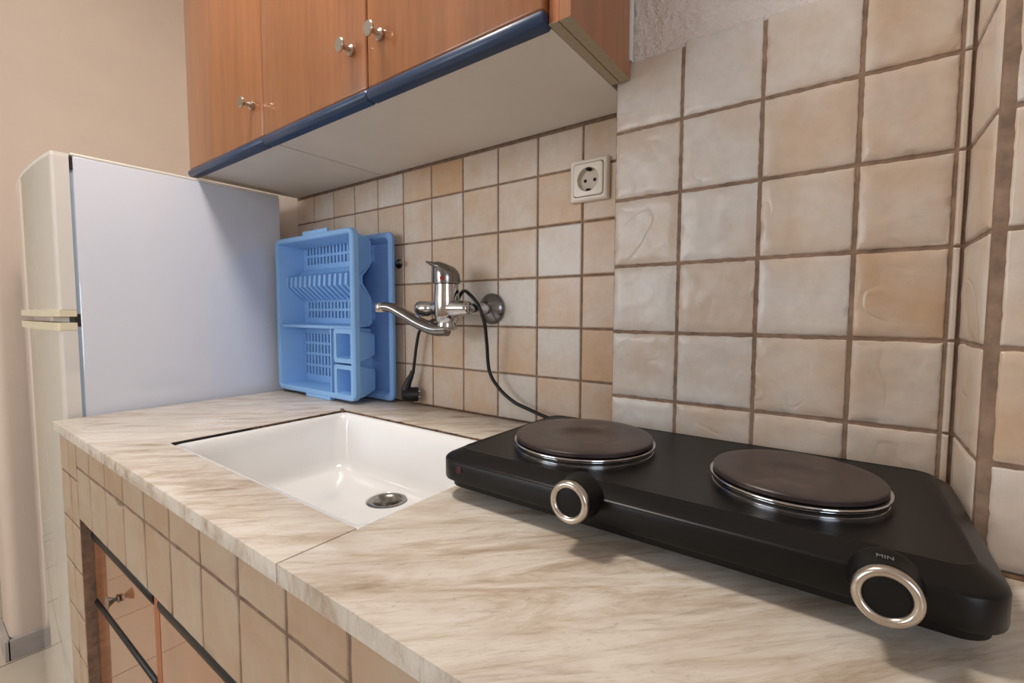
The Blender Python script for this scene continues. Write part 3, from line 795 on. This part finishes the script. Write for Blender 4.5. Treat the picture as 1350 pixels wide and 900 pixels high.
tr = thing('drip_tray', (-7, -.2, 0), 'flat blue plastic drip tray leaning on the tiles behind the dish rack', 'tray')
def tring(ins, y, rr): return [(a, y, b) for a, b in rrect(-8.9+ins, -5.07-ins, .03+ins, 4.27-ins, rr, 6)]
bm = bmesh.new()
R_ = [tring(.0, -.24, .18), tring(0, -.31, .18), tring(.03, -.34, .17), tring(.13, -.34, .12), tring(.16, -.31, .1), tring(.24, -.14, .08)]
loft(bm, R_, True, False, True)
R_ = [tring(.0, -.24, .18), tring(.03, -.24, .17), tring(.04, -.29, .16), tring(.12, -.29, .12), tring(.22, -.10, .08)]
loft(bm, R_, True, False, True)
obj('tray_shell', bm, M_BLUED, tr, 40)
bm = loft(bmesh.new(), [[(-5.33, -.15, 2.25), (-5.33, -.30, 2.31), (-5.33, -.30, 2.41), (-5.33, -.15, 2.47)], [(-5.72, -.145, 2.33), (-5.72, -.15, 2.34), (-5.72, -.15, 2.38), (-5.72, -.145, 2.39)]])
obj('drain_lip', bm, M_BLUE, tr)

# ================================================================ HOTPLATE
hp = thing('double_hotplate', (2.5, -2.5, 0), 'black electric hotplate with two cast-iron burners and two silver-rimmed knobs', 'hotplate')
HX0, HX1, HY0, HY1 = 0.03, 5.03, -3.86, -1.08
def hring(ins, z, r_): return [(a, b, z) for a, b in rrect(HX0+ins*.5, HX1-ins*.5, HY0+ins, HY1-ins*.5, r_, 8)]
bm = bmesh.new()
loft(bm, [hring(.05, .24, .26), hring(.01, .25, .29), hring(0, .27, .30), hring(.0, .475, .30), hring(.008, .49, .30), hring(.03, .502, .29), hring(.255, .563, .20), hring(.275, .570, .19), hring(.285, .566, .18), hring(.32, .562, .16)])
obj('housing', bm, M_BODY, hp, 35)
bm = bmesh.new()
loft(bm, [hring(.16, .12, .20), hring(.13, .135, .22), hring(.12, .20, .23), hring(.14, .21, .2), hring(.14, .25, .2)])
obj('base_pan', bm, M_BASEB, hp, 40)
for x, y in ((.5, -3.3), (4.5, -3.3), (.5, -1.5), (4.5, -1.5)):
    obj('foot', lathe(bmesh.new(), (x, y, .0), (0, 0, 1), [(0, .10), (.02, .11), (.10, .10)], 16), M_BLACKGAP, hp, 40)
for cx_, cy_, R in ((1.375, -2.52, .868), (3.724, -2.54, .742)):
    b_ = obj('burner_plate', lathe(bmesh.new(), (cx_, cy_, 0), (0, 0, 1), [(.60, R-.06), (.64, R-.05), (.655, R-.012), (.665, R), (.70, R), (.711, R-.010), (.716, R-.035), (.712, R*.8), (.708, R*.5), (.706, R*.30), (.697, R*.27), (.696, .0)], 72), M_IRON, hp, 35)
    obj('steel_ring', lathe(bmesh.new(), (cx_, cy_, 0), (0, 0, 1), [(.555, R+.018), (.565, R+.004), (.60, R+.002), (.612, R+.012), (.622, R+.032), (.636, R+.036), (.648, R+.028), (.65, R+.0), (.64, R-.04)], 72, False, False), M_CHROME, b_, 50)
for i, (x, z, kr) in enumerate(((2.05, .50, .97), (4.37, .46, .93))):
    ax = (0, -1, .04)
    k = obj('control_knob', lathe(bmesh.new(), (x, HY0+.04, z-.01), ax, [(0, .225*kr), (.05, .228*kr), (.08, .215*kr), (.20, .205*kr), (.26, .20*kr), (.28, .18*kr), (.28, .02*kr)], 40), M_BASEB, hp, 40)
    obj('silver_ring', lathe(bmesh.new(), (x, HY0+.04, z-.01), ax, [(.25, .202*kr), (.275, .208*kr), (.30, .205*kr), (.318, .19*kr), (.322, .165*kr), (.312, .142*kr), (.285, .136*kr)], 48, False, False), M_NICKEL, k, 60)
    obj('knob_cap', lathe(bmesh.new(), (x, HY0+.04, z-.01), ax, [(.26, .138*kr), (.292, .137*kr), (.296, .12*kr), (.296, .005*kr)], 40), M_BASEB, k, 40)
# MIN lettering on top of the right knob's skirt, and tick marks on the left knob
def letters(txt, loc, size, rx, rz, mat, parent):
    c = bpy.data.curves.new('txt', 'FONT'); c.body = txt; c.size = size*U; c.extrude = .002*U; c.align_x = 'CENTER'; c.align_y = 'CENTER'
    t_ = bpy.data.objects.new('txt', c); COL.objects.link(t_)
    dg_ = bpy.context.evaluated_depsgraph_get(); me = bpy.data.meshes.new_from_object(t_.evaluated_get(dg_))
    bpy.data.objects.remove(t_); me.materials.append(mat)
    mt = Matrix.Translation(W(*loc)-ORI[parent.name])@Matrix.Rotation(rz, 4, 'Z')@Matrix.Rotation(rx, 4, 'X')
    me.transform(mt); o = bpy.data.objects.new('dial_lettering', me); COL.objects.link(o); o.parent = parent; ORI[o.name] = ORI[parent.name]
letters('MIN', (4.36, HY0-.10, .46-.01+.222*.93-.0), .055, math.radians(8), 0, M_GREYMARK, k)
obj('indicator_light', lathe(bmesh.new(), (.42, HY0+.005, .40), (0, -1, 0), [(0, .05), (.015, .045), (.02, .02)], 16), M_RED, hp, 40)
# cord: from the back of the hotplate, looped over the tap, plug hanging
CP = [(1.2, -1.06, .34), (.9, -1.0, .36), (.3, -.75, .30), (-.4, -.45, .28), (-1.0, -.30, .36), (-1.40, -.26, .46), (-1.75, -.28, .70), (-1.97, -.33, 1.05), (-1.96, -.43, 1.65), (-1.93, -.55, 2.1), (-2.05, -.62, 2.46),
      (-2.35, -.56, 2.68), (-2.6, -.42, 2.74), (-2.78, -.34, 2.66), (-2.95, -.33, 2.42), (-3.3, -.26, 2.20), (-3.9, -.22, 2.05), (-4.2, -.22, 1.85), (-4.32, -.22, 1.5), (-4.40, -.22, 1.1), (-4.46, -.22, .78)]
cd = obj('power_cord', tube(bmesh.new(), spline(CP, 8), .038, 10), M_CORD, hp, 60)
bm = bmesh.new()
tube(bm, spline([(-4.455, -.24, .86), (-4.48, -.27, .72), (-4.54, -.31, .58), (-4.60, -.34, .36)], 4), lambda t: .045+.065*t, 12)
pa = Vector((.62, .78, 0)).normalized(); pc = Vector((-4.60, -.36, .27))
lathe(bm, pc, pa, [(-.08, .09), (-.06, .14), (.04, .17), (.16, .18), (.30, .18), (.32, .15)], 20)
pl = obj('plug', bm, M_CORD, cd, 40)
for dz in (-.07, .07):
    obj('plug_pin', lathe(bmesh.new(), pc+pa*.30+Vector((0, 0, dz)), pa, [(0, .022), (.06, .022), (.065, .015)], 10), M_NICKEL, pl, 40)
